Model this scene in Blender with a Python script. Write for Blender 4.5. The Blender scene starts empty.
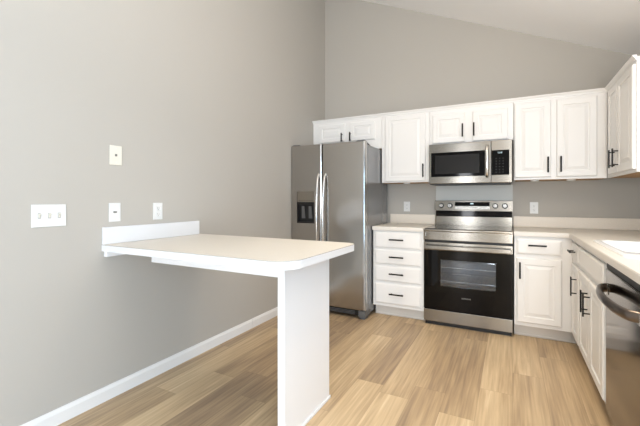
import bpy, bmesh, math
from mathutils import Vector, Matrix
C = bpy.context.scene
COL = C.collection
R = math.radians

# ------------------------------------------------------------------ camera
cam_d = bpy.data.cameras.new('camera')
cam_d.sensor_width = 36.0
cam_d.lens = 361.9 / 640 * 36
cam_d.shift_y = (199.06 - 213) / 640
cam_d.clip_start = 0.05
cam = bpy.data.objects.new('camera', cam_d)
cam.location = (2.1254, -4.1678, 1.1919)
cam.rotation_euler = (R(90), 0, 0.4855)
COL.objects.link(cam)
C.camera = cam

# ------------------------------------------------------------------ world, lights, exposure
w = bpy.data.worlds.new('world'); C.world = w
w.use_nodes = True
w.node_tree.nodes['Background'].inputs[0].default_value = (0.80, 0.90, 1.0, 1)
w.node_tree.nodes['Background'].inputs[1].default_value = 1.3

def area(name, loc, direction, sx, sy, power, col):
    l = bpy.data.lights.new(name, 'AREA')
    l.shape = 'RECTANGLE'; l.size = sx; l.size_y = sy
    l.energy = power; l.color = col
    o = bpy.data.objects.new(name, l)
    o.location = loc
    o.rotation_euler = Vector(direction).to_track_quat('-Z', 'Z').to_euler()
    COL.objects.link(o)
    return o
area('side_daylight_fill', (3.12, -5.4, 1.15), (-1, 0.10, -0.05), 2.0, 2.0, 124, (0.44, 0.71, 1.0))  # unseen patio door assumed on the right, added to supply daylight
area('sink_window_daylight', (3.14, -2.05, 1.62), (-1, 0, -0.15), 1.1, 0.9, 8, (0.84, 0.90, 1.0))
area('steel_streak_light', (1.0, -7.35, 1.25), (0, 1, 0.0), 0.30, 1.9, 34, (0.95, 0.97, 1.0))  # narrow unseen source, added for the vertical streak on the steel
area('rear_fill', (2.7, -7.35, 1.05), (-0.12, 1, 0.0), 0.85, 2.0, 118, (0.99, 0.98, 0.97))  # added fill behind the camera for the cabinet fronts, at an assumed door
area('ceiling_fill', (2.35, -3.3, 1.95), (0.0, 0.12, 1), 0.5, 0.5, 42, (0.98, 0.97, 0.96))  # added fill aimed upward to brighten the ceiling, not a known flash
def globe(name, loc, power, col, r=0.12):
    l = bpy.data.lights.new(name, 'POINT'); l.energy = power; l.color = col; l.shadow_soft_size = r
    o = bpy.data.objects.new(name, l); o.location = loc; COL.objects.link(o)
globe('kitchen_ceiling_lamp', (1.9, -2.1, 2.62), 12, (1.0, 0.68, 0.37))
kd = area('floor_fill', (1.85, -1.75, 2.85), (0, 0, -1), 0.5, 0.5, 10, (1.0, 0.86, 0.66))  # extra warm fill aimed down, added to lighten the floor
kd.data.spread = R(95)

vs = C.view_settings
vs.view_transform = 'Standard'; vs.look = 'None'
vs.gamma = 1.0; vs.use_curve_mapping = False
vs.exposure = -0.30

# ------------------------------------------------------------------ materials
def srgb(r, g, b):
    f = lambda c: (c/255/12.92) if c/255 <= 0.04045 else ((c/255+0.055)/1.055)**2.4
    return (f(r), f(g), f(b), 1)

def mat(name, col, rough=0.5, metal=0.0, spec=None, bump=None, noise=None, coat=0, emit=None):
    m = bpy.data.materials.new(name); m.use_nodes = True
    nt = m.node_tree; b = nt.nodes['Principled BSDF']
    b.inputs['Base Color'].default_value = col
    b.inputs['Roughness'].default_value = rough
    b.inputs['Metallic'].default_value = metal
    if spec is not None: b.inputs['Specular IOR Level'].default_value = spec
    if coat: b.inputs['Coat Weight'].default_value = coat
    if emit:
        b.inputs['Emission Color'].default_value = emit[0]
        b.inputs['Emission Strength'].default_value = emit[1]
    tc = nt.nodes.new('ShaderNodeTexCoord')
    if bump:
        sc, st = bump
        n = nt.nodes.new('ShaderNodeTexNoise'); n.inputs['Scale'].default_value = sc
        n.inputs['Detail'].default_value = 4
        bp = nt.nodes.new('ShaderNodeBump'); bp.inputs['Strength'].default_value = st
        bp.inputs['Distance'].default_value = 0.002
        nt.links.new(tc.outputs['Object'], n.inputs['Vector'])
        nt.links.new(n.outputs['Fac'], bp.inputs['Height'])
        nt.links.new(bp.outputs['Normal'], b.inputs['Normal'])
    if noise:
        sc, amt = noise
        n = nt.nodes.new('ShaderNodeTexNoise'); n.inputs['Scale'].default_value = sc
        n.inputs['Detail'].default_value = 6
        mr = nt.nodes.new('ShaderNodeMapRange')
        mr.inputs['From Min'].default_value = .3; mr.inputs['From Max'].default_value = .7
        mr.inputs['To Min'].default_value = 1 - amt; mr.inputs['To Max'].default_value = 1 + amt
        vm = nt.nodes.new('ShaderNodeVectorMath'); vm.operation = 'SCALE'
        vm.inputs[0].default_value = col[:3]
        nt.links.new(tc.outputs['Object'], n.inputs['Vector'])
        nt.links.new(n.outputs['Fac'], mr.inputs['Value'])
        nt.links.new(mr.outputs[0], vm.inputs['Scale'])
        nt.links.new(vm.outputs[0], b.inputs['Base Color'])
    return m

def steel(name, col, rough=0.24, stretch=(1.5, 1.5, 260), amt=0.10, aniso=0.6):
    """brushed steel: fine horizontal grain plus anisotropic highlights"""
    m = mat(name, col, rough, 1.0)
    nt = m.node_tree; b = nt.nodes['Principled BSDF']
    tc = nt.nodes.new('ShaderNodeTexCoord')
    mp = nt.nodes.new('ShaderNodeMapping'); mp.inputs['Scale'].default_value = stretch
    n = nt.nodes.new('ShaderNodeTexNoise'); n.inputs['Scale'].default_value = 1.0
    n.inputs['Detail'].default_value = 3
    mr = nt.nodes.new('ShaderNodeMapRange')
    mr.inputs['To Min'].default_value = rough - amt; mr.inputs['To Max'].default_value = rough + amt
    nt.links.new(tc.outputs['Object'], mp.inputs['Vector'])
    nt.links.new(mp.outputs[0], n.inputs['Vector'])
    nt.links.new(n.outputs['Fac'], mr.inputs['Value'])
    nt.links.new(mr.outputs[0], b.inputs['Roughness'])
    tg = nt.nodes.new('ShaderNodeTangent'); tg.direction_type = 'RADIAL'; tg.axis = 'Z'
    nt.links.new(tg.outputs[0], b.inputs['Tangent'])
    b.inputs['Anisotropic'].default_value = aniso
    b.inputs['Anisotropic Rotation'].default_value = 0.25
    return m

M = {}
M['wall'] = mat('wall_paint', srgb(184, 179, 171), 0.85, bump=(180, 0.15))
M['ceiling'] = mat('ceiling_paint', srgb(250, 249, 248), 0.9, bump=(90, 0.5))
M['trim'] = mat('white_trim', srgb(236, 235, 233), 0.45)
M['cab'] = mat('white_cabinet_paint', srgb(238, 236, 233), 0.38, bump=(60, 0.05))
M['kick'] = mat('toe_kick_paint', srgb(214, 208, 200), 0.5)
M['under'] = mat('cabinet_underside_wood', srgb(176, 140, 100), 0.6, noise=(12, .15))
M['lam'] = mat('cream_laminate', srgb(224, 218, 208), 0.42, noise=(160, 0.035))
M['lamtop'] = mat('cream_laminate_backsplash', srgb(232, 222, 208), 0.4, noise=(160, 0.03))
M['edge'] = mat('counter_edge_band', srgb(228, 222, 214), 0.4)
M['white_edge'] = mat('white_edge_band', srgb(224, 225, 227), 0.4)
M['seam'] = mat('dark_seam', srgb(120, 110, 100), 0.6)
M['panelw'] = mat('white_panel', srgb(240, 240, 241), 0.4)
M['black'] = mat('black_metal', srgb(18, 17, 16), 0.4, 0.6)
M['blackp'] = mat('black_plastic', srgb(20, 19, 19), 0.45)
M['bglass'] = mat('black_glass', srgb(8, 7, 7), 0.06, spec=0.22)
M['steel'] = steel('brushed_steel', srgb(150, 146, 139), 0.22, (1.5, 1.5, 700), .04, .8)
M['fsteel'] = steel('fridge_steel', srgb(182, 179, 175), 0.17, (2, 2, 700), .03, .5)
def wavy(m, scale, dist):
    nt = m.node_tree; b = nt.nodes['Principled BSDF']
    tc = nt.nodes.new('ShaderNodeTexCoord'); n = nt.nodes.new('ShaderNodeTexNoise')
    n.inputs['Scale'].default_value = scale; n.inputs['Detail'].default_value = 1
    bp = nt.nodes.new('ShaderNodeBump'); bp.inputs['Strength'].default_value = 1; bp.inputs['Distance'].default_value = dist
    nt.links.new(tc.outputs['Object'], n.inputs['Vector']); nt.links.new(n.outputs['Fac'], bp.inputs['Height'])
    nt.links.new(bp.outputs[0], b.inputs['Normal'])
wavy(M['fsteel'], 2.6, 0.012)
M['dsteel'] = steel('dark_steel', srgb(104, 97, 92), 0.11, (2, 2, 700), .02, .2)
M['dhandle'] = mat('dark_satin_handle', srgb(120, 110, 103), 0.30, 1.0)
M['chrome'] = mat('satin_chrome', srgb(215, 213, 210), 0.18, 1.0)
M['fside'] = mat('grey_metallic_side', srgb(140, 141, 143), 0.22, 0.55)
M['fgrey'] = mat('grey_plastic', srgb(92, 92, 92), 0.5)
M['disp'] = mat('dispenser_panel', srgb(128, 120, 108), 0.35, 0.4)
M['plate'] = mat('white_plate', srgb(226, 226, 224), 0.35)
M['almond'] = mat('almond_plate', srgb(229, 224, 211), 0.4)
M['tslot'] = mat('toggle_surround', srgb(176, 175, 170), 0.5)
M['slot'] = mat('grey_slot', srgb(120, 118, 112), 0.5)
M['sink'] = mat('white_sink', srgb(250, 250, 250), 0.15, spec=0.6)
M['splash'] = mat('pale_grey_splash', srgb(200, 201, 197), 0.45)
M['logo'] = mat('oven_logo', srgb(140, 138, 135), 0.5)
M['mark'] = mat('painted_reflection', srgb(190, 190, 190), 0.5)  # pale tone standing in for reflections on the range fascia
M['dmark'] = mat('dim_printed_mark', srgb(58, 56, 53), 0.5)
M['enamel'] = mat('oven_enamel', srgb(120, 126, 134), 0.35)
M['rack'] = mat('oven_rack', srgb(210, 212, 214), 0.25, 1.0)
M['led'] = mat('display_glow', srgb(180, 210, 220), 0.5, emit=((0.7, 0.85, 0.9, 1), 0.8))

def glass_mat(name, col, alpha_mix):
    m = bpy.data.materials.new(name); m.use_nodes = True
    nt = m.node_tree; nt.nodes.clear()
    out = nt.nodes.new('ShaderNodeOutputMaterial')
    tr = nt.nodes.new('ShaderNodeBsdfTransparent'); tr.inputs[0].default_value = col
    gl = nt.nodes.new('ShaderNodeBsdfGlossy'); gl.inputs['Roughness'].default_value = 0.03
    mx = nt.nodes.new('ShaderNodeMixShader'); mx.inputs[0].default_value = alpha_mix
    nt.links.new(tr.outputs[0], mx.inputs[1]); nt.links.new(gl.outputs[0], mx.inputs[2])
    nt.links.new(mx.outputs[0], out.inputs[0])
    return m
M['ovenglass'] = glass_mat('oven_glass', (0.78, 0.82, 0.86, 1), 0.07)
M['pane'] = glass_mat('window_glass', (0.96, 0.97, 0.97, 1), 0.06)

def floor_material():
    m = bpy.data.materials.new('vinyl_plank_floor'); m.use_nodes = True
    nt = m.node_tree; N = nt.nodes; L = nt.links
    b = N['Principled BSDF']
    tc = N.new('ShaderNodeTexCoord')
    sep = N.new('ShaderNodeSeparateXYZ'); L.new(tc.outputs['Object'], sep.inputs[0])
    def mth(op, a, c=None):
        n = N.new('ShaderNodeMath'); n.operation = op
        for i, v in enumerate((a, c)):
            if v is None: continue
            if isinstance(v, (int, float)): n.inputs[i].default_value = v
            else: L.new(v, n.inputs[i])
        return n.outputs[0]
    PW, PL = 0.182, 1.22
    xr = mth('DIVIDE', mth('ADD', sep.outputs[0], 0.05), PW)
    row = mth('FLOOR', xr)
    wn = N.new('ShaderNodeTexWhiteNoise'); wn.noise_dimensions = '1D'
    L.new(row, wn.inputs['W'])
    yr = mth('ADD', mth('DIVIDE', sep.outputs[1], PL), wn.outputs['Value'])
    colm = mth('FLOOR', yr)
    cell = N.new('ShaderNodeCombineXYZ'); L.new(row, cell.inputs[0]); L.new(colm, cell.inputs[1])
    wn2 = N.new('ShaderNodeTexWhiteNoise'); wn2.noise_dimensions = '3D'
    L.new(cell.outputs[0], wn2.inputs['Vector'])
    # grain
    off = N.new('ShaderNodeVectorMath'); off.operation = 'SCALE'; off.inputs['Scale'].default_value = 7.3
    L.new(wn2.outputs['Color'], off.inputs[0])
    add = N.new('ShaderNodeVectorMath'); L.new(tc.outputs['Object'], add.inputs[0]); L.new(off.outputs[0], add.inputs[1])
    def grain(scale, vec, detail, dist):
        mp = N.new('ShaderNodeMapping'); mp.inputs['Scale'].default_value = vec
        L.new(add.outputs[0], mp.inputs['Vector'])
        n = N.new('ShaderNodeTexNoise'); n.inputs['Scale'].default_value = scale
        n.inputs['Detail'].default_value = detail; n.inputs['Distortion'].default_value = dist
        L.new(mp.outputs[0], n.inputs['Vector'])
        return n.outputs['Fac']
    g1 = grain(1.0, (18, 1.0, 1), 6, 1.2)
    g2 = grain(1.0, (70, 2.2, 1), 5, 0.3)
    g3 = grain(1.0, (3.5, 0.7, 1), 3, 0.6)
    # tone 0..1 : plank random + grain
    tone = mth('ADD', mth('MULTIPLY', wn2.outputs['Value'], 0.36),
               mth('ADD', mth('MULTIPLY', g1, 0.55), mth('ADD', mth('MULTIPLY', g3, 0.45), mth('MULTIPLY', g2, 0.55))))
    tone = mth('SUBTRACT', tone, 0.50)
    cr = N.new('ShaderNodeValToRGB')
    e = cr.color_ramp.elements
    e[0].position = 0.16; e[0].color = srgb(142, 120, 99)
    e[1].position = 0.85; e[1].color = srgb(232, 214, 182)
    k = e.new(0.45); k.color = srgb(186, 160, 126)
    k = e.new(0.70); k.color = srgb(214, 189, 152)
    L.new(tone, cr.inputs[0])
    # seams
    fx = mth('FRACT', xr); fy = mth('FRACT', yr)
    sx = mth('LESS_THAN', mth('MINIMUM', fx, mth('SUBTRACT', 1.0, fx)), 0.009)
    sy = mth('LESS_THAN', mth('MINIMUM', fy, mth('SUBTRACT', 1.0, fy)), 0.0016)
    seam = mth('MULTIPLY', mth('MAXIMUM', sx, sy), 0.22)
    mx = N.new('ShaderNodeMix'); mx.data_type = 'RGBA'
    L.new(seam, mx.inputs['Factor']); L.new(cr.outputs[0], mx.inputs['A'])
    mx.inputs['B'].default_value = srgb(96, 76, 56)
    L.new(mx.outputs['Result'], b.inputs['Base Color'])
    b.inputs['Roughness'].default_value = 0.42
    b.inputs['Specular IOR Level'].default_value = 0.4
    bp = N.new('ShaderNodeBump'); bp.inputs['Strength'].default_value = 0.08; bp.inputs['Distance'].default_value = 0.002
    L.new(g2, bp.inputs['Height']); L.new(bp.outputs[0], b.inputs['Normal'])
    return m
M['floor'] = floor_material()

# ------------------------------------------------------------------ mesh helpers
def add_box(bm, lo, hi, bev=0.0, seg=2):
    lo = Vector(lo); hi = Vector(hi)
    r = bmesh.ops.create_cube(bm, size=1.0)
    vs_ = r['verts']
    for v in vs_:
        v.co = Vector(((lo[i] + hi[i]) / 2 + v.co[i] * (hi[i] - lo[i])) for i in range(3))
    if bev > 0:
        es = list({e for v in vs_ for e in v.link_edges})
        bmesh.ops.bevel(bm, geom=es, offset=bev, segments=seg, profile=0.5, affect='EDGES')
    return bm

def box(lo, hi, bev=0.0, seg=2):
    return add_box(bmesh.new(), lo, hi, bev, seg)

def add_cyl(bm, p0, p1, r0, r1=None, n=20):
    p0 = Vector(p0); p1 = Vector(p1); d = p1 - p0
    r1 = r0 if r1 is None else r1
    q = d.to_track_quat('Z', 'Y').to_matrix().to_4x4()
    mtx = Matrix.Translation((p0 + p1) / 2) @ q
    bmesh.ops.create_cone(bm, cap_ends=True, segments=n, radius1=r0, radius2=r1, depth=d.length, matrix=mtx)
    return bm

def add_rings(bm, rings, cap_last=True, cap_first=False):
    """rings: list of closed loops of equal length"""
    vr = [[bm.verts.new(p) for p in ring] for ring in rings]
    n = len(vr[0])
    for a, b in zip(vr[:-1], vr[1:]):
        for i in range(n):
            bm.faces.new((a[i], a[(i+1) % n], b[(i+1) % n], b[i]))
    if cap_last: bm.faces.new(vr[-1])
    if cap_first: bm.faces.new(list(reversed(vr[0])))
    return bm

def add_prism(bm, pts, z0, z1, bev=0.0):
    """extruded outline in the xy plane"""
    a = [bm.verts.new((x, y, z0)) for x, y in pts]
    b = [bm.verts.new((x, y, z1)) for x, y in pts]
    n = len(pts)
    top = bm.faces.new(b); bot = bm.faces.new(list(reversed(a)))
    for i in range(n):
        bm.faces.new((a[i], a[(i+1) % n], b[(i+1) % n], b[i]))
    bmesh.ops.recalc_face_normals(bm, faces=bm.faces)
    if bev:
        bmesh.ops.bevel(bm, geom=list(top.edges), offset=bev, segments=2, profile=.5, affect='EDGES')
    return bm

def rounded_rect(x0, y0, x1, y1, rs, seg=8):
    """ccw outline, rs = radii at (x0,y0),(x1,y0),(x1,y1),(x0,y1)"""
    out = []
    cs = [(x0, y0, 180, rs[0], 1, 1), (x1, y0, 270, rs[1], -1, 1), (x1, y1, 0, rs[2], -1, -1), (x0, y1, 90, rs[3], 1, -1)]
    for x, y, a0, r, sx, sy in cs:
        if r <= 0: out.append((x, y)); continue
        for k in range(seg + 1):
            a = R(a0 + 90 * k / seg)
            out.append((x + sx * r + r * math.cos(a), y + sy * r + r * math.sin(a)))
    return out

def add_tube(bm, pts, rx, ry=None, n=12, up=(0, 0, 1)):
    """swept ellipse along a polyline; rx across (perpendicular to up), ry along up"""
    ry = rx if ry is None else ry
    P = [Vector(p) for p in pts]; up = Vector(up)
    rings = []
    for i, p in enumerate(P):
        t = (P[min(i+1, len(P)-1)] - P[max(i-1, 0)]).normalized()
        a = t.cross(up)
        a = a.normalized() if a.length > 1e-5 else Vector((1, 0, 0))
        b = a.cross(t).normalized()
        rings.append([p + a * rx * math.cos(2*math.pi*k/n) + b * ry * math.sin(2*math.pi*k/n) for k in range(n)])
    add_rings(bm, rings, True, True)
    bmesh.ops.recalc_face_normals(bm, faces=bm.faces)
    return bm

def link(name, bm, m, parent=None, smooth=False):
    me = bpy.data.meshes.new(name)
    bmesh.ops.recalc_face_normals(bm, faces=bm.faces)
    bm.to_mesh(me); bm.free()
    for k in (m if isinstance(m, (list, tuple)) else [m]): me.materials.append(k)
    if smooth:
        for p in me.polygons: p.use_smooth = True
        me.set_sharp_from_angle(angle=R(35))
    o = bpy.data.objects.new(name, me)
    COL.objects.link(o)
    if parent: o.parent = parent
    return o

def thing(name, label, cat, loc=(0, 0, 0), rz=0, group=None):
    o = bpy.data.objects.new(name, None); COL.objects.link(o)
    o.empty_display_size = 0.1
    o.location = loc; o.rotation_euler = (0, 0, rz)
    o['label'] = label; o['category'] = cat
    if group: o['group'] = group
    return o

def tag(o, label, cat, group=None):
    o['label'] = label; o['category'] = cat
    if group: o['group'] = group
    return o

def struct(name, bm, m, smooth=False):
    o = link(name, bm, m, None, smooth); o['kind'] = 'structure'; return o

def text_part(name, body, size, loc, rot, m, parent, align='CENTER'):
    cu = bpy.data.curves.new(name, 'FONT')
    cu.body = body; cu.size = size; cu.align_x = align; cu.align_y = 'CENTER'; cu.extrude = 0.0006
    tmp = bpy.data.objects.new(name + '_tmp', cu); COL.objects.link(tmp)
    dg = bpy.context.evaluated_depsgraph_get()
    me = bpy.data.meshes.new_from_object(tmp.evaluated_get(dg))
    me.name = name
    bpy.data.objects.remove(tmp)
    me.transform(Matrix.Translation(loc) @ rot)
    me.materials.clear(); me.materials.append(m)
    o = bpy.data.objects.new(name, me); COL.objects.link(o); o.parent = parent
    return o
FRONT = Matrix.Rotation(R(90), 4, 'X')      # text lying in xy -> standing, facing -y

# ------------------------------------------------------------------ the room
XR, YB, YF = 3.172, 0.0, -7.5
def ceil_z(x): return 3.641 - 0.4455 * (x - 0.483)
T = 0.15
struct('floor', box((-T, YF - T, -0.1), (XR + T, T, 0.0)), M['floor'])
struct('wall_left', box((-T, YF - T, 0), (0, T, ceil_z(0) + 0.05)), M['wall'])
bm = bmesh.new()
add_rings(bm, [[(0, y, 0), (XR, y, 0), (XR, y, ceil_z(XR)), (0, y, ceil_z(0))] for y in (0, T)], True, True)
struct('wall_back', bm, M['wall'])
bm = bmesh.new()
add_rings(bm, [[(-T, y, ceil_z(-T)), (XR + T, y, ceil_z(XR + T)), (XR + T, y, ceil_z(XR + T) + .12), (-T, y, ceil_z(-T) + .12)] for y in (YF - T, T)], True, True)
struct('ceiling', bm, M['ceiling'])
def wall_with_holes(axis, c0, c1, a0, a1, z1, holes):
    """boxes around openings; holes = sorted (a_lo, a_hi, z_lo, z_hi)"""
    bm = bmesh.new()
    def bx(p, q, zl, zh):
        if axis == 'x': add_box(bm, (c0, p, zl), (c1, q, zh))
        else: add_box(bm, (p, c0, zl), (q, c1, zh))
    cur = a0
    for (p, q, zl, zh) in holes:
        bx(cur, p, 0, z1)
        if zl > 0: bx(p, q, 0, zl)
        bx(p, q, zh, z1)
        cur = q
    bx(cur, a1, 0, z1)
    return bm
SW = (-2.62, -1.48, 1.14, 2.10)      # window over the sink
PD = (-6.65, -4.55, 0.0, 2.10)       # unseen patio opening by the dining side, assumed to supply daylight
RW = (0.75, 1.25, 0.1, 2.30)  # assumed rear window, unseen, kept narrow for the steel streak
RD = (2.25, 3.12, 0.0, 2.10)          # assumed rear door, unseen, added for frontal daylight
struct('wall_right', wall_with_holes('x', XR, XR + T, YF, 0, ceil_z(XR) + .02, [PD, SW]), M['wall'])
struct('wall_front', wall_with_holes('y', YF - T, YF, 0, XR, ceil_z(XR), [RW, RD]), M['wall'])
bm = bmesh.new()
add_rings(bm, [[(0, y, ceil_z(XR)), (XR, y, ceil_z(XR)), (0, y, ceil_z(0))] for y in (YF - T, YF)], True, True)
struct('wall_front_gable', bm, M['wall'])
def window(name, axis, a0, a1, z0, z1, c):
    bm = bmesh.new(); f = 0.045
    def bx(p, q, zl, zh, t0=-.03, t1=.03):
        if axis == 'x': add_box(bm, (c + t0, p, zl), (c + t1, q, zh), .003, 1)
        else: add_box(bm, (p, c + t0, zl), (q, c + t1, zh), .003, 1)
    bx(a0, a0 + f, z0, z1); bx(a1 - f, a1, z0, z1)
    bx(a0 + f, a1 - f, z0, z0 + f); bx(a0 + f, a1 - f, z1 - f, z1)
    mid = (a0 + a1) / 2
    bx(mid - .02, mid + .02, z0 + f, z1 - f)
    o = struct(name, bm, M['trim'])
    bm = bmesh.new()
    if axis == 'x': add_box(bm, (c + .0, a0 + f, z0 + f), (c + .006, a1 - f, z1 - f))
    else: add_box(bm, (a0 + f, c + .0, z0 + f), (a1 - f, c + .006, z1 - f))
    link('pane', bm, M['pane'], o)
window('window_1', 'x', SW[0], SW[1], SW[2], SW[3], XR + .08)
window('assumed_window_2', 'y', RW[0], RW[1], RW[2], RW[3], YF - .08)
window('assumed_door_2', 'y', RD[0], RD[1], RD[2], RD[3], YF - .08)
window('assumed_door_1', 'x', PD[0], PD[1], PD[2], PD[3], XR + .08)
# baseboard on the left wall, in two lengths with the joint the photo shows
def baseboard(y0, y1):
    bm = bmesh.new()
    prof = [(0, 0), (.014, 0), (.014, .062), (.010, .072), (.007, .083), (0, .083)]
    add_rings(bm, [[(x, y, z) for x, z in prof] for y in (y0, y1)], True, True)
    return bm
struct('baseboard_left', baseboard(YF, -1.502), M['trim'])
struct('baseboard_left', baseboard(-1.5, 0), M['trim'])

# ------------------------------------------------------------------ cabinet parts (local: x right, -y towards the viewer, z up)
def door_mesh(x0, x1, z0, z1, yb=0.0, t=0.02, fr=0.052, raised=True):
    """raised panel door; back at yb, front at yb - t"""
    yf = yb - t
    prof = [(0.0, yb), (0.0, yf + .007), (0.005, yf + .001), (.008, yf)]
    if raised:
        prof += [(fr, yf), (fr + .003, yf + .0075), (fr + .010, yf + .008), (fr + .034, yf + .001), (fr + .037, yf + .0005)]
    else:
        prof = [(0.0, yb), (0.0, yf + .008), (.008, yf + .004), (.010, yf + .001), (.018, yf)]
    rings = [[(x0 + i, y, z0 + i), (x1 - i, y, z0 + i), (x1 - i, y, z1 - i), (x0 + i, y, z1 - i)] for i, y in prof]
    bm = bmesh.new(); add_rings(bm, rings, True, True)
    return bm

def pull_mesh(x, z, yf, vertical=True, L=0.14):
    """flat black bar pull centred at x,z on a face at y = yf"""
    bm = bmesh.new(); h = L / 2; s = h * 0.72
    y1 = yf - .030
    if vertical:
        add_box(bm, (x - .0068, y1 - .009, z - h), (x + .0068, y1, z + h), .002, 1)
        for q in (-s, s): add_cyl(bm, (x, yf + .001, z + q), (x, y1, z + q), .0042, n=10)
    else:
        add_box(bm, (x - h, y1 - .009, z - .0068), (x + h, y1, z + .0068), .002, 1)
        for q in (-s, s): add_cyl(bm, (x + q, yf + .001, z), (x + q, y1, z), .0042, n=10)
    return bm

def add_door(t, x0, x1, z0, z1, hx, hz, raised=True, vertical=True, name='door', L=.14, handle=True, fr=.052):
    d = link(name, door_mesh(x0, x1, z0, z1, raised=raised, fr=fr), M['cab'], t)
    if handle:
        link('handle', pull_mesh(hx, hz, -.02, vertical, L), M['black'], d)
    return d

ZB, ZT, UD = 1.3696, 2.122, 0.325
def wall_cabinet(label, loc, rz, wd, z0, z1, group='white wall cabinets'):
    t = thing('wall_cabinet', label, 'cabinet', (loc[0], loc[1], z0), rz, group)
    h = z1 - z0
    bm = bmesh.new()
    add_box(bm, (0.0005, 0.0, 0.0), (wd - .0005, UD - .002, h), .0015, 1)
    link('carcass', bm, M['cab'], t)
    link('underside', box((.016, .016, -.003), (wd - .016, UD - .02, -.0004)), M['under'], t)
    return t, h

# wall cabinet above the fridge
YU = -UD
g = 'white wall cabinets'
t, h = wall_cabinet('short white two-door wall cabinet directly above the refrigerator', (0.006, YU), 0, .860, 1.752, ZT)
add_door(t, .085, .425, .105, h - .055, .395, .150, L=.10, fr=.045)
add_door(t, .488, .785, .105, h - .055, .488 + .012, .150, L=.10, fr=.045)
# tall single door cabinet
t, h = wall_cabinet('tall white single-door wall cabinet between the refrigerator and microwave', (0.868, YU), 0, .514, ZB, ZT)
add_door(t, .042, .475, .012, h - .030, .455, .118)
# over the microwave
t, h = wall_cabinet('short white two-door wall cabinet directly above the microwave', (1.384, YU), 0, .762, 1.748, ZT)
add_door(t, .030, .341, .010, h - .072, .320, .122, L=.13)
add_door(t, .409, .717, .010, h - .072, .423, .122, L=.13)
# right of the microwave
t, h = wall_cabinet('tall white two-door wall cabinet right of the microwave', (2.148, YU), 0, .698, ZB, ZT)
add_door(t, .006, .294, .020, h - .045, .270, .130)
add_door(t, .336, .628, .020, h - .045, .366, .130)
# along the right wall, facing left
t, h = wall_cabinet('tall white two-door wall cabinet on the right wall, side-on', (2.848, -.327), R(-90), .800, ZB, ZT)
add_door(t, .100, .388, .020, h - .045, .330, .130)
add_door(t, .400, .784, .020, h - .045, .436, .130)
# bare wood underside lip
# crown
def crown_mesh():
    bm = bmesh.new()
    # profile: (out, z)
    prof = [(0, 0), (.006, .004), (.008, .014), (.018, .024), (.022, .030), (.022, .036), (-.002, .036)]
    def ring(px, py, ox, oy):
        return [(px + ox * o, py + oy * o, ZT - .026 + z) for o, z in prof]
    add_rings(bm, [ring(.004, YU, 0, -1), ring(2.848, YU, -1, -1), ring(2.848, -1.128, -1, 0)], True, True)
    return bm
o = struct('trim_1', crown_mesh(), M['cab'])
# under-cabinet lights
def under_light(x, y, label):
    t = thing('under_cabinet_light', label, 'light', (x, y, ZB), 0, 'small lights under the wall cabinets')
    bm = bmesh.new(); add_cyl(bm, (0, 0, -.012), (0, 0, -.0005), .034, .036, 24)
    link('housing', bm, M['plate'], t, True)
    bm = bmesh.new(); add_cyl(bm, (0, 0, -.015), (0, 0, -.012), .024, .026, 24)
    link('lens', bm, M['almond'], t, True)
under_light(2.32, -.27, 'small round white light under the wall cabinet right of the microwave, left one')
under_light(2.60, -.27, 'small round white light under the wall cabinet right of the microwave, right one')
under_light(1.13, -.27, 'small round white light under the wall cabinet left of the microwave')
under_light(3.00, -1.00, 'small round white light under the right wall cabinet')

# ------------------------------------------------------------------ base cabinets
ZC = 0.876; BY = -0.61; TK = 0.1068
def base_cabinet(label, loc, rz, wd, depth=.608, top=ZC - .002, group='white base cabinets', tk=0.0):
    t = thing('base_cabinet', label, 'cabinet', (loc[0], loc[1], 0), rz, group)
    link('carcass', box((.0005, 0, TK), (wd - .0005, depth, top), .0015, 1), M['cab'], t)
    bm = box((.0005, .075, 0), (wd - .0005 + tk, .09, TK - .001))
    add_box(bm, (.0005, .066, 0), (wd - .0005 + tk, .075, .018), .003, 1)
    link('toe_kick', bm, M['kick'], t)
    return t
t = base_cabinet('white four-drawer base cabinet between the refrigerator and range', (.870, BY), 0, .512)
for z0, z1 in ((.700, .862), (.536, .680), (.363, .516), (.138, .338)):
    add_door(t, .022, .486, z0, z1, .252, (z0 + z1) / 2 + .006, raised=False, vertical=False, name='drawer', L=.145)
t = base_cabinet('white base cabinet with one drawer over one door, right of range', (2.150, BY), 0, .418, tk=.073)
add_door(t, .020, .344, .723, .851, .170, .802, raised=False, vertical=False, name='drawer', L=.135)
add_door(t, .020, .344, .139, .688, .043, .586)
# along the right wall, facing left; local x runs toward the camera from y=-.61
XB = 2.568
t = base_cabinet('narrow white base cabinet beside the inner corner, one drawer over one door', (XB, -.612), R(-90), .428, .600)
add_door(t, .105, .405, .723, .851, .250, .796, raised=False, vertical=False, name='drawer', L=.12)
add_door(t, .105, .405, .139, .688, .350, .553)
t = base_cabinet('white sink base cabinet with two doors beside the dishwasher', (XB, -1.041), R(-90), .788, .600, top=.72)
bm = box((.0005, 0, .72), (.7875, .025, ZC - .002))
link('top_rail', bm, M['cab'], t)
link('false_front', door_mesh(.025, .765, .723, .851, raised=False), M['cab'], t)
add_door(t, .025, .388, .139, .688, .345, .550)
add_door(t, .398, .765, .139, .688, .408 + .018, .545)
# end panel beyond the dishwasher
link_o = link('end_panel', box((XB, -2.462, 0), (XR - .002, -2.442, ZC - .002), .001, 1), M['cab'])
tag(link_o, 'white end panel on the near side of the dishwasher', 'panel')

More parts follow.
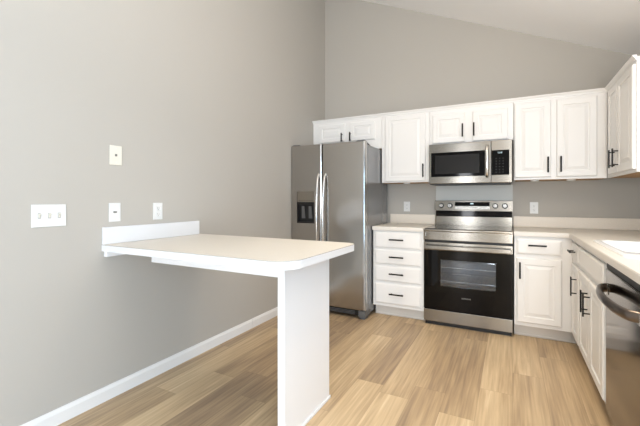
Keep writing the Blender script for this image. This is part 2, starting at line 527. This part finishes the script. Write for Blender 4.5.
# ------------------------------------------------------------------ countertops
def ctop_left():
    t = thing('countertop', 'short cream laminate countertop over the four-drawer cabinet', 'countertop', (.8665, 0, ZC))
    W = .5155
    link('worktop', box((0, -.632, 0), (W, -.002, .038), .003, 2), M['lam'], t)
    link('edge_band', box((.0, -.636, .0005), (W, -.6325, .0355), .001, 1), M['edge'], t)
    link('backsplash', box((0.004, -.022, .0385), (W, -.002, .142), .003, 2), M['lamtop'], t)
ctop_left()
def ctop_right():
    t = thing('countertop', 'long L-shaped cream laminate countertop around the sink', 'countertop', (2.1475, 0, ZC))
    x0 = 2.1475
    XCi = 2.5436 - x0; XE = XR - .002 - x0; YE = -2.50
    # sink cut-out
    SX0, SX1, SY0, SY1 = 2.640 - x0, 3.085 - x0, -1.845, -1.225
    bm = bmesh.new()
    add_box(bm, (0, -.632, 0), (XE, -.002, .038))
    add_box(bm, (XCi + .004, SY1, 0), (XE, -.632, .038))
    add_box(bm, (XCi + .004, SY0, 0), (SX0, SY1, .038))
    add_box(bm, (SX1, SY0, 0), (XE, SY1, .038))
    add_box(bm, (XCi + .004, YE, 0), (XE, SY0, .038))
    link('worktop', bm, M['lam'], t)
    bm = bmesh.new()
    add_box(bm, (0, -.636, .0005), (XCi + .0005, -.6325, .0355), .001, 1)
    link('edge_band', bm, M['edge'], t)
    bm = box((XCi, YE, .0005), (XCi + .0035, -.6365, .0355), .001, 1)
    link('edge_band', bm, M['edge'], t)
    link('backsplash', box((0, -.022, .0385), (XE, -.002, .142), .003, 2), M['lamtop'], t)
    link('backsplash', box((XE - .020, YE, .0385), (XE, -.0225, .142), .003, 2), M['lamtop'], t)
ctop_right()
# drop-in sink
def sink():
    t = thing('kitchen_sink', 'glossy white drop-in kitchen sink set in the right countertop', 'sink', (2.600, -1.995, .9142))
    W, D = .515, .795
    bm = bmesh.new(); n = 6
    def rr(i, z, r):
        k = 0 if i < .03 else .125          # wide near ledge, bowl over the sink cabinet
        return [(x, y, z) for x, y in rounded_rect(i, i + k, W - i, D - i, [r]*4, n)]
    rings = [rr(0, 0.0, .05), rr(.002, .008, .05), rr(.008, .011, .05), rr(.034, .011, .045), rr(.041, .006, .045), rr(.046, -.010, .045),
             rr(.060, -.170, .05), rr(.085, -.190, .05), rr(.16, -.194, .05)]
    add_rings(bm, rings, True, False)
    link('basin', bm, M['sink'], t, True)
    bm = bmesh.new(); add_cyl(bm, (W/2, D/2+.06, -.193), (W/2, D/2+.06, -.190), .045, .043, 28); add_cyl(bm, (W/2, D/2+.06, -.190), (W/2, D/2+.06, -.187), .015, .013, 16)
    link('drain', bm, M['chrome'], t, True)
sink()

# ------------------------------------------------------------------ refrigerator (side by side)
def refrigerator():
    t = thing('refrigerator', 'stainless side-by-side refrigerator standing in the left corner', 'refrigerator', (0.003, 0, 0))
    W = .857; YD = -.826; YBK = -.765
    link('body', box((0.004, YBK + .004, .035), (W - .002, -.085, 1.738), .006, 2), M['fside'], t)
    bm = bmesh.new()
    add_box(bm, (.02, YD + .035, .028), (W - .05, YBK, .083), .004, 1)
    gr = link('toe_grille', bm, M['blackp'], t)
    bm = bmesh.new()
    for k in range(3): add_box(bm, (.06, YD + .031, .038 + k * .013), (W - .12, YD + .0345, .044 + k * .013))
    link('slats', bm, M['fgrey'], gr)
    for x0, x1 in ((.0, .06), (W - .075, W)):
        bm = bmesh.new()
        add_box(bm, (x0, YD + .01, .022), (x1, YD + .15, .085), .006, 2)
        add_cyl(bm, ((x0 + x1)/2, YD + .055, 0), ((x0 + x1)/2, YD + .055, .024), .018, n=16)
        add_box(bm, (x0 + .008, YD + .02, 0), (x1 - .008, YD + .11, .024), .006, 2)
        link('foot', bm, M['fgrey'], t)
    split = .381
    def door(x0, x1, nm, recess=None):
        bm = bmesh.new(); n = 5
        z0, z1 = .090, 1.768
        if recess is None:
            prof = [(0, YBK), (0, YD + .014), (.004, YD + .005), (.013, YD + .0005), (.03, YD)]
            rings = [[(x0 + i, y, z0 + i * .6), (x1 - i, y, z0 + i * .6), (x1 - i, y, z1 - i * .6), (x0 + i, y, z1 - i * .6)] for i, y in prof]
            add_rings(bm, rings, True, True)
        else:
            rx0, rx1, rz0, rz1 = recess
            prof = [(0, YBK), (0, YD + .014), (.004, YD + .005), (.013, YD + .0005), (.03, YD)]
            rings = [[(x0 + i, y, z0 + i * .6), (x1 - i, y, z0 + i * .6), (x1 - i, y, z1 - i * .6), (x0 + i, y, z1 - i * .6)] for i, y in prof]
            rings.append([(rx0, YD, rz0), (rx1, YD, rz0), (rx1, YD, rz1), (rx0, YD, rz1)])
            rings.append([(rx0, YD + .045, rz0), (rx1, YD + .045, rz0), (rx1, YD + .045, rz1), (rx0, YD + .045, rz1)])
            add_rings(bm, rings, True, True)
        return link(nm, bm, M['fsteel'], t)
    rec = (.078, .290, .935, 1.272)
    L = door(.0, split - .004, 'freezer_door', rec)
    Rr = door(split + .004, W, 'fridge_door')
    # dispenser
    dp = link('dispenser', box((rec[0] + .001, YD + .004, 1.160), (rec[1] - .001, YD + .044, rec[3] - .001), .003, 2), M['disp'], L)
    bm = bmesh.new()
    a, b = rec[0] + .001, rec[1] - .001
    add_box(bm, (a, YD + .038, rec[2] + .001), (b, YD + .0445, 1.159))
    add_box(bm, (a, YD + .003, rec[2] + .001), (a + .008, YD + .038, 1.159))
    add_box(bm, (b - .008, YD + .003, rec[2] + .001), (b, YD + .038, 1.159))
    add_box(bm, (a + .008, YD + .003, rec[2] + .001), (b - .008, YD + .038, rec[2] + .012))
    add_box(bm, (a + .008, YD + .010, 1.130), (b - .008, YD + .038, 1.159), .003, 1)
    link('dispenser_cavity', bm, M['blackp'], L)
    bm = bmesh.new()
    for q in (.062, .148):
        add_rings(bm, [[(a + q - .022, YD + .036, .985), (a + q + .022, YD + .036, .985), (a + q + .022, YD + .032, .985), (a + q - .022, YD + .032, .985)],
                       [(a + q - .016, YD + .026, 1.115), (a + q + .016, YD + .026, 1.115), (a + q + .016, YD + .020, 1.115), (a + q - .016, YD + .020, 1.115)]], True, True)
    link('dispenser_paddle', bm, M['fgrey'], L)
    bm = bmesh.new()
    for q in (.030, .060, .090, .120, .150, .180): add_box(bm, (a + q - .007, YD + .0032, 1.175), (a + q + .007, YD + .0042, 1.182))
    link('dispenser_buttons', bm, M['dmark'], L)
    # bowed handles
    for dr, hx, s in ((L, split - .036, -1), (Rr, split + .036, 1)):
        bm = bmesh.new(); pts = []
        z0, z1 = .600, 1.455
        for k in range(25):
            u = k / 24
            e = math.sin(math.pi * u) ** .45 if 0 < u < 1 else 0
            pts.append((hx + s * .006 * (1 - e), YD + .004 - .062 * e, z0 + (z1 - z0) * u))
        add_tube(bm, pts, .0125, .0105, 14, up=(0, 1, 0))
        link('handle', bm, M['chrome'], dr, True)
    # hinge covers on top
    for x0, x1 in ((.004, .10), (W - .10, W - .004)):
        bm = bmesh.new()
        add_rings(bm, [[(x0, YD + .02, 1.769), (x1, YD + .02, 1.769), (x1, YD + .17, 1.7385), (x0, YD + .17, 1.7385)],
                       [(x0 + .008, YD + .03, 1.779), (x1 - .008, YD + .03, 1.779), (x1 - .008, YD + .13, 1.752), (x0 + .008, YD + .13, 1.752)]], True, True)
        link('hinge_cover', bm, M['fgrey'], t)
refrigerator()

# ------------------------------------------------------------------ range
RX = 1.3865
def kitchen_range():
    t = thing('kitchen_range', 'stainless electric range with black glass oven door below the microwave', 'range', (RX, 0, 0))
    W = .756; F = -.642
    # body shell with a real oven cavity
    bm = bmesh.new()
    cx0, cx1, cz0, cz1, cy = .085, W - .085, .300, .690, -.16
    add_box(bm, (0, -.60, .03), (cx0, -.03, .890))
    add_box(bm, (cx1, -.60, .03), (W, -.03, .890))
    add_box(bm, (cx0, -.60, .03), (cx1, -.03, cz0))
    add_box(bm, (cx0, -.60, cz1), (cx1, -.03, .890))
    add_box(bm, (cx0, cy, cz0), (cx1, -.03, cz1))
    link('body', bm, M['blackp'], t)
    # enamel liner
    bm = bmesh.new(); e = .003
    add_box(bm, (cx0, cy - e, cz0), (cx1, cy - .0002, cz1)); add_box(bm, (cx0, -.60, cz0 + .0002), (cx1, cy - e, cz0 + e))
    add_box(bm, (cx0, -.60, cz1 - e), (cx1, cy - e, cz1 - .0002))
    add_box(bm, (cx0 + .0002, -.60, cz0 + e), (cx0 + e, cy - e, cz1 - e)); add_box(bm, (cx1 - e, -.60, cz0 + e), (cx1 - .0002, cy - e, cz1 - e))
    link('oven_liner', bm, M['enamel'], t)
    for z in (.415, .545):
        bm = bmesh.new()
        for y in (-.585, -.19): add_cyl(bm, (cx0 + .006, y, z), (cx1 - .006, y, z), .0035, n=8)
        for k in range(15):
            x = cx0 + .02 + k * (cx1 - cx0 - .04) / 14
            add_cyl(bm, (x, -.588, z + .004), (x, -.188, z + .004), .0018, n=6)
        link('oven_rack', bm, M['rack'], t)
    # storage drawer
    link('drawer', box((.002, F, .038), (W - .002, -.602, .150), .004, 2), M['steel'], t)
    link('base_shadow_strip', box((.01, F + .03, .0), (W - .01, -.602, .036)), M['blackp'], t)
    # door : frame with window opening
    wx0, wx1, wz0, wz1 = .153, .622, .378, .625
    d0, d1 = .158, .712
    bm = bmesh.new()
    add_box(bm, (.002, F, d0), (wx0, -.602, d1)); add_box(bm, (wx1, F, d0), (W - .002, -.602, d1))
    add_box(bm, (wx0, F, d0), (wx1, -.602, wz0)); add_box(bm, (wx0, F, wz1), (wx1, -.602, d1))
    D = link('oven_door', bm, M['bglass'], t)
    link('door_window', box((wx0 + .0005, F + .001, wz0 + .0005), (wx1 - .0005, F + .006, wz1 - .0005)), M['ovenglass'], D)
    link('door_trim', box((.002, F - .001, .7125), (W - .002, -.602, .786), .003, 2), M['steel'], D)
    bm = bmesh.new()
    add_box(bm, (.012, F - .052, .722), (W - .012, F - .036, .760), .006, 3)
    for x in (.016, W - .046): add_box(bm, (x, F - .040, .716), (x + .030, F - .0012, .752), .004, 2)
    link('handle', bm, M['steel'], D)
    text_part('logo', 'SAMSUNG', .0175, (W / 2, F - .0005, .283), FRONT, M['logo'], D)
    # front fascia & cooktop
    link('fascia', box((0, F - .006, .806), (W, -.602, .888), .004, 2), M['steel'], t)
    for x in (.018, W - .026):
        link('fascia_reflection', box((x, F - .0075, .842), (x + .005, F - .0062, .872)), M['mark'], t)  # pale upright strips drawn in place of reflections on the steel
    link('cooktop_rim', box((-.0, F - .008, .8885), (W, -.045, .909), .005, 2), M['steel'], t)
    ct = link('cooktop', box((.012, F + .012, .9092), (W - .012, -.050, .9145), .002, 1), M['cookglass'], t)
    for x, y, r in ((.20, -.48, .105), (.56, -.48, .09), (.20, -.22, .075), (.56, -.22, .105)):
        bm = bmesh.new(); n = 48
        for rr in (r, r * .62):
            a = [bm.verts.new((x + rr * math.cos(2*math.pi*k/n), y + rr * math.sin(2*math.pi*k/n), .9148)) for k in range(n)]
            b = [bm.verts.new((x + (rr - .002) * math.cos(2*math.pi*k/n), y + (rr - .002) * math.sin(2*math.pi*k/n), .9148)) for k in range(n)]
            for k in range(n): bm.faces.new((a[k], a[(k+1) % n], b[(k+1) % n], b[k]))
        link('burner_ring', bm, M['dmark'], ct)
    # backguard
    link('riser', box((.004, -.050, .9095), (W - .004, -.012, 1.008), .003, 1), M['steel'], t)
    link('backguard_gap', box((.006, -.040, 1.008), (W - .006, -.012, 1.068)), M['bglass'], t)
    bm = bmesh.new()
    add_rings(bm, [[(x, -.078, 1.068), (x, -.006, 1.068), (x, -.006, 1.176), (x, -.058, 1.176), (x, -.066, 1.172)] for x in (.002, W - .002)], True, True)
    bg = link('control_panel', bm, M['steel'], t)
    bmesh_disp = bmesh.new()
    y_at = lambda z: -.078 + (z - 1.068) * (.012 / .104)
    def plate(x0, x1, z0, z1, off):
        b_ = bmesh.new()
        add_rings(b_, [[(x0, y_at(z0) - off, z0), (x1, y_at(z0) - off, z0), (x1, y_at(z1) - off, z1), (x0, y_at(z1) - off, z1)],
                       [(x0, y_at(z0) + .004, z0), (x1, y_at(z0) + .004, z0), (x1, y_at(z1) + .004, z1), (x0, y_at(z1) + .004, z1)]], True, True)
        return b_
    bmesh_disp.free()
    dsp = link('display', plate(.208, .545, 1.118, 1.160, .001), M['bglass'], bg)
    link('display_digits', plate(.362, .392, 1.138, 1.150, .0016), M['led'], dsp)
    link('display_trim', plate(.208, .545, 1.086, 1.1175, .0015), M['chrome'], bg)
    for x in (.070, .160, .598, .686):
        bm = bmesh.new(); z = 1.122; y = y_at(z)
        ring = add_cyl(bmesh.new(), (x, y + .002, z), (x, y - .006, z + .0005), .028, .027, 28)
        add_cyl(bm, (x, y - .008, z), (x, y - .030, z + .002), .0215, .0185, 28)
        add_box(bm, (x - .004, y - .036, z - .017), (x + .004, y - .029, z + .020), .002, 1)
        kn = link('knob', bm, M['knob'], bg, True)
        rg = link('knob_ring', ring, M['blackp'], bg, True)
M['cookglass'] = mat('ceramic_cooktop', srgb(60, 58, 56), 0.12, spec=1.0, metal=0.35)
M['knob'] = mat('knob_steel', srgb(170, 168, 165), 0.22, 0.95)
kitchen_range()
lamp = bpy.data.lights.new('oven_fill', 'POINT'); lamp.energy = 0.9; lamp.color = (0.95, 0.97, 1.0); lamp.shadow_soft_size = .03  # unseen fill, added so the racks show inside the oven
lo = bpy.data.objects.new('oven_fill', lamp); lo.location = (RX + .56, -.35, .65); COL.objects.link(lo)

# splash panel on the wall behind the range
o = link('splash_panel', box((1.388, -.007, 1.10), (2.142, -.001, 1.338), .001, 1), M['splash'])
tag(o, 'thin pale grey panel on the back wall between range and microwave', 'panel')

# ------------------------------------------------------------------ microwave
def microwave():
    z0 = 1.338
    t = thing('microwave', 'stainless over-the-range microwave with black window and keypad', 'microwave', (1.388, 0, z0))
    W = .748; H = .406; F = -.398
    link('body', box((.002, -.362, .012), (W - .002, -.008, H), .002, 1), M['blackp'], t)
    bm = box((.01, -.385, .0), (W - .01, -.02, .0118), .002, 1)
    bt = link('bottom_vent', bm, M['blackp'], t)
    for x0, x1 in ((.06, .27), (.50, .70)):
        link('grease_filter', box((x0, -.37, -.003), (x1, -.30, -.0002)), M['fgrey'], bt)
    xd = .571
    # door
    D = link('door', box((.0, F, .008), (xd - .001, -.363, H - .001), .004, 2), M['steel'], t)
    link('door_window', box((.022, F - .002, .076), (.520, F + .002, .318), .002, 1), M['bglass'], D)
    link('inner_screen', box((.060, F - .0026, .105), (.470, F - .0021, .290)), M['screen'], D)
    bm = bmesh.new(); pts = []
    for k in range(21):
        u = k / 20; e = math.sin(math.pi * u) ** .4 if 0 < u < 1 else 0
        pts.append((.538, F + .002 - .042 * e, .062 + .300 * u))
    add_tube(bm, pts, .0135, .008, 14, up=(0, 1, 0))
    link('handle', bm, M['chrome'], D, True)
    # control side
    P = link('control_side', box((xd + .001, F, .008), (W, -.363, H - .001), .004, 2), M['steel'], t)
    cp = link('keypad', box((xd + .006, F - .002, .080), (W - .024, F + .002, .312), .002, 1), M['bglass'], P)
    bm = bmesh.new()
    for r in range(6):
        for c in range(3):
            x = xd + .012 + .032 + c * .029; z = .105 + r * .026
            add_box(bm, (x - .005, F - .0025, z - .0025), (x + .005, F - .0021, z + .0025))
    link('key_marks', bm, M['dmark'], cp)
    text_part('clock_digits', '12:00', .018, (xd + .075, F - .0023, .287), FRONT, M['led'], cp)
M['screen'] = mat('microwave_screen', srgb(22, 20, 18), 0.35, spec=0.2)
microwave()

# ------------------------------------------------------------------ dishwasher (faces left, local x runs toward the camera)
def dishwasher():
    t = thing('dishwasher', 'dark stainless dishwasher with arched handle beside the sink cabinet', 'dishwasher', (2.556, -1.834, 0), R(-90))
    W = .600
    link('tub', box((.004, .040, .10), (W - .004, .590, .868), .003, 1), M['fgrey'], t)
    D = link('door', box((.002, 0, .112), (W - .002, .038, .838), .006, 3), M['dsteel'], t)
    link('control_strip', box((.004, .004, .8385), (W - .004, .038, .872), .002, 1), M['blackp'], D)
    link('toe_kick', box((.004, .07, .0), (W - .004, .085, .098)), M['blackp'], t)
    bm = bmesh.new(); pts = []
    for k in range(33):
        u = k / 32; e = math.sin(math.pi * u) ** .38 if 0 < u < 1 else 0
        pts.append((.035 + .53 * u, -.000 - .062 * e, .744))
    add_tube(bm, pts, .013, .022, 16, up=(0, 0, 1))
    link('handle', bm, M['dhandle'], D, True)
    for x in (.045, .555):
        link('handle_mount', box((x - .018, -.004, .712), (x + .018, -.0002, .764), .002, 1), M['chrome'], D)
dishwasher()

# ------------------------------------------------------------------ peninsula table
def peninsula():
    t = thing('peninsula_table', 'white wall-mounted peninsula table with cream top and single panel leg', 'table', (0, 0, 0))
    Z0, Z1 = .885, .924
    x1, y0, y1 = 1.304, -2.888, -2.118
    out = rounded_rect(.0015, y0, x1, y1, [0, .115, .075, 0], 12)
    inn = rounded_rect(.0015, y0 + .0015, x1 - .0015, y1 - .0015, [0, .1135, .0735, 0], 12)
    bm = bmesh.new(); add_prism(bm, out, Z0, Z1 - .0025)
    link('edge_band', bm, M['white_edge'], t)
    bm = bmesh.new(); add_prism(bm, rounded_rect(.0015, y0 + .0005, x1 - .0005, y1 - .0005, [0, .1145, .0745, 0], 12), Z1 - .0024, Z1 - .0010)
    link('edge_seam', bm, M['seam'], t)
    bm = bmesh.new(); add_prism(bm, inn, Z1 - .0009, Z1)
    link('tabletop', bm, M['lam'], t)
    link('backsplash', box((.001, y0 + .001, Z1 + .0005), (.020, -2.150, 1.026), .003, 2), M['white_edge'], t)
    # panel leg
    bm = box((1.122, -2.708, 0.0), (1.162, -2.222, Z0 - .0005), .0015, 1)
    L = link('leg', bm, M['panelw'], t)
    bm = box((1.1621, -2.712, 0), (1.170, -2.218, .020), .003, 1)
    link('shoe_moulding', bm, M['panelw'], L)
    link('apron', box((.150, -2.668, .800), (1.1215, -2.645, Z0 - .0005), .001, 1), M['panelw'], t)
    link('wall_cleat', box((.001, -2.874, .852), (.030, -2.16, Z0 - .0005), .001, 1), M['panelw'], t)
peninsula()

# ------------------------------------------------------------------ switches and outlets
def plate_thing(name, label, cat, loc, rz, wd, h, m=None, group=None):
    """face plate centred at loc; local -y away from the wall"""
    t = thing(name, label, cat, loc, rz, group)
    link('face_plate', box((-wd/2, -.006, -h/2), (wd/2, -.0005, h/2), .002, 2), m or M['plate'], t)
    return t
LW = R(90)     # local -y points to +x : mounted on the left wall
def duplex(t):
    for z in (-.020, .020):
        bm = bmesh.new(); add_box(bm, (-.0165, -.008, z - .014), (.0165, -.0061, z + .014), .004, 2)
        r = link('receptacle', bm, M['plate'], t)
        bm = bmesh.new()
        add_box(bm, (-.0075, -.0085, z - .003), (-.0055, -.0081, z + .006)); add_box(bm, (.0055, -.0085, z - .003), (.0075, -.0081, z + .005))
        add_cyl(bm, (0, -.0081, z - .008), (0, -.0085, z - .008), .0025, n=10)
        link('slots', bm, M['slot'], r)
    bm = bmesh.new(); add_cyl(bm, (0, -.0061, 0), (0, -.0072, 0), .003, n=12)
    link('screw', bm, M['almond'], t)
t = plate_thing('light_switch', 'white triple toggle switch plate on the left wall near the photo edge', 'light switch', (0, -3.161, 1.106), LW, .160, .116)
for x in (-.046, 0, .046):
    link('toggle_slot', box((x - .007, -.0066, -.014), (x + .007, -.0061, .014)), M['tslot'], t)
    bm = bmesh.new()
    add_box(bm, (x - .0045, -.0088, -.010), (x + .0045, -.0067, .010), .001, 1)
    add_rings(bm, [[(x - .004, -.008, -.004), (x + .004, -.008, -.004), (x + .004, -.008, .006), (x - .004, -.008, .006)],
                   [(x - .003, -.018, .006), (x + .003, -.018, .006), (x + .003, -.018, .012), (x - .003, -.018, .012)]], True, True)
    link('toggle', bm, M['almond'], t)
t = plate_thing('phone_jack', 'almond jack plate on the left wall, highest of the plates', 'wall jack', (0, -2.803, 1.457), LW, .076, .118, M['almond'])
bm = bmesh.new(); add_box(bm, (-.007, -.0075, -.006), (.007, -.0061, .008), .001, 1); link('socket', bm, M['slot'], t)
for z in (-.042, .042): link('screw', add_cyl(bmesh.new(), (0, -.0061, z), (0, -.0074, z), .0032, n=10), M['plate'], t)
t = plate_thing('data_jack', 'white jack plate on the left wall above the near end of the peninsula table', 'wall jack', (0, -2.809, 1.112), LW, .072, .114)
bm = bmesh.new(); add_box(bm, (-.011, -.0075, -.004), (.011, -.0061, .006), .001, 1); link('socket', bm, M['slot'], t)
for z in (-.042, .042): link('screw', add_cyl(bmesh.new(), (0, -.0061, z), (0, -.0074, z), .0032, n=10), M['almond'], t)
duplex(plate_thing('wall_outlet', 'white duplex outlet on the left wall above the peninsula backsplash', 'outlet', (0, -2.507, 1.110), LW, .072, .114))
duplex(plate_thing('wall_outlet', 'white duplex outlet on the back wall left of the range', 'outlet', (1.063, 0, 1.106), 0, .072, .114))
duplex(plate_thing('wall_outlet', 'white duplex outlet on the back wall right of the range', 'outlet', (2.328, 0, 1.104), 0, .072, .114))
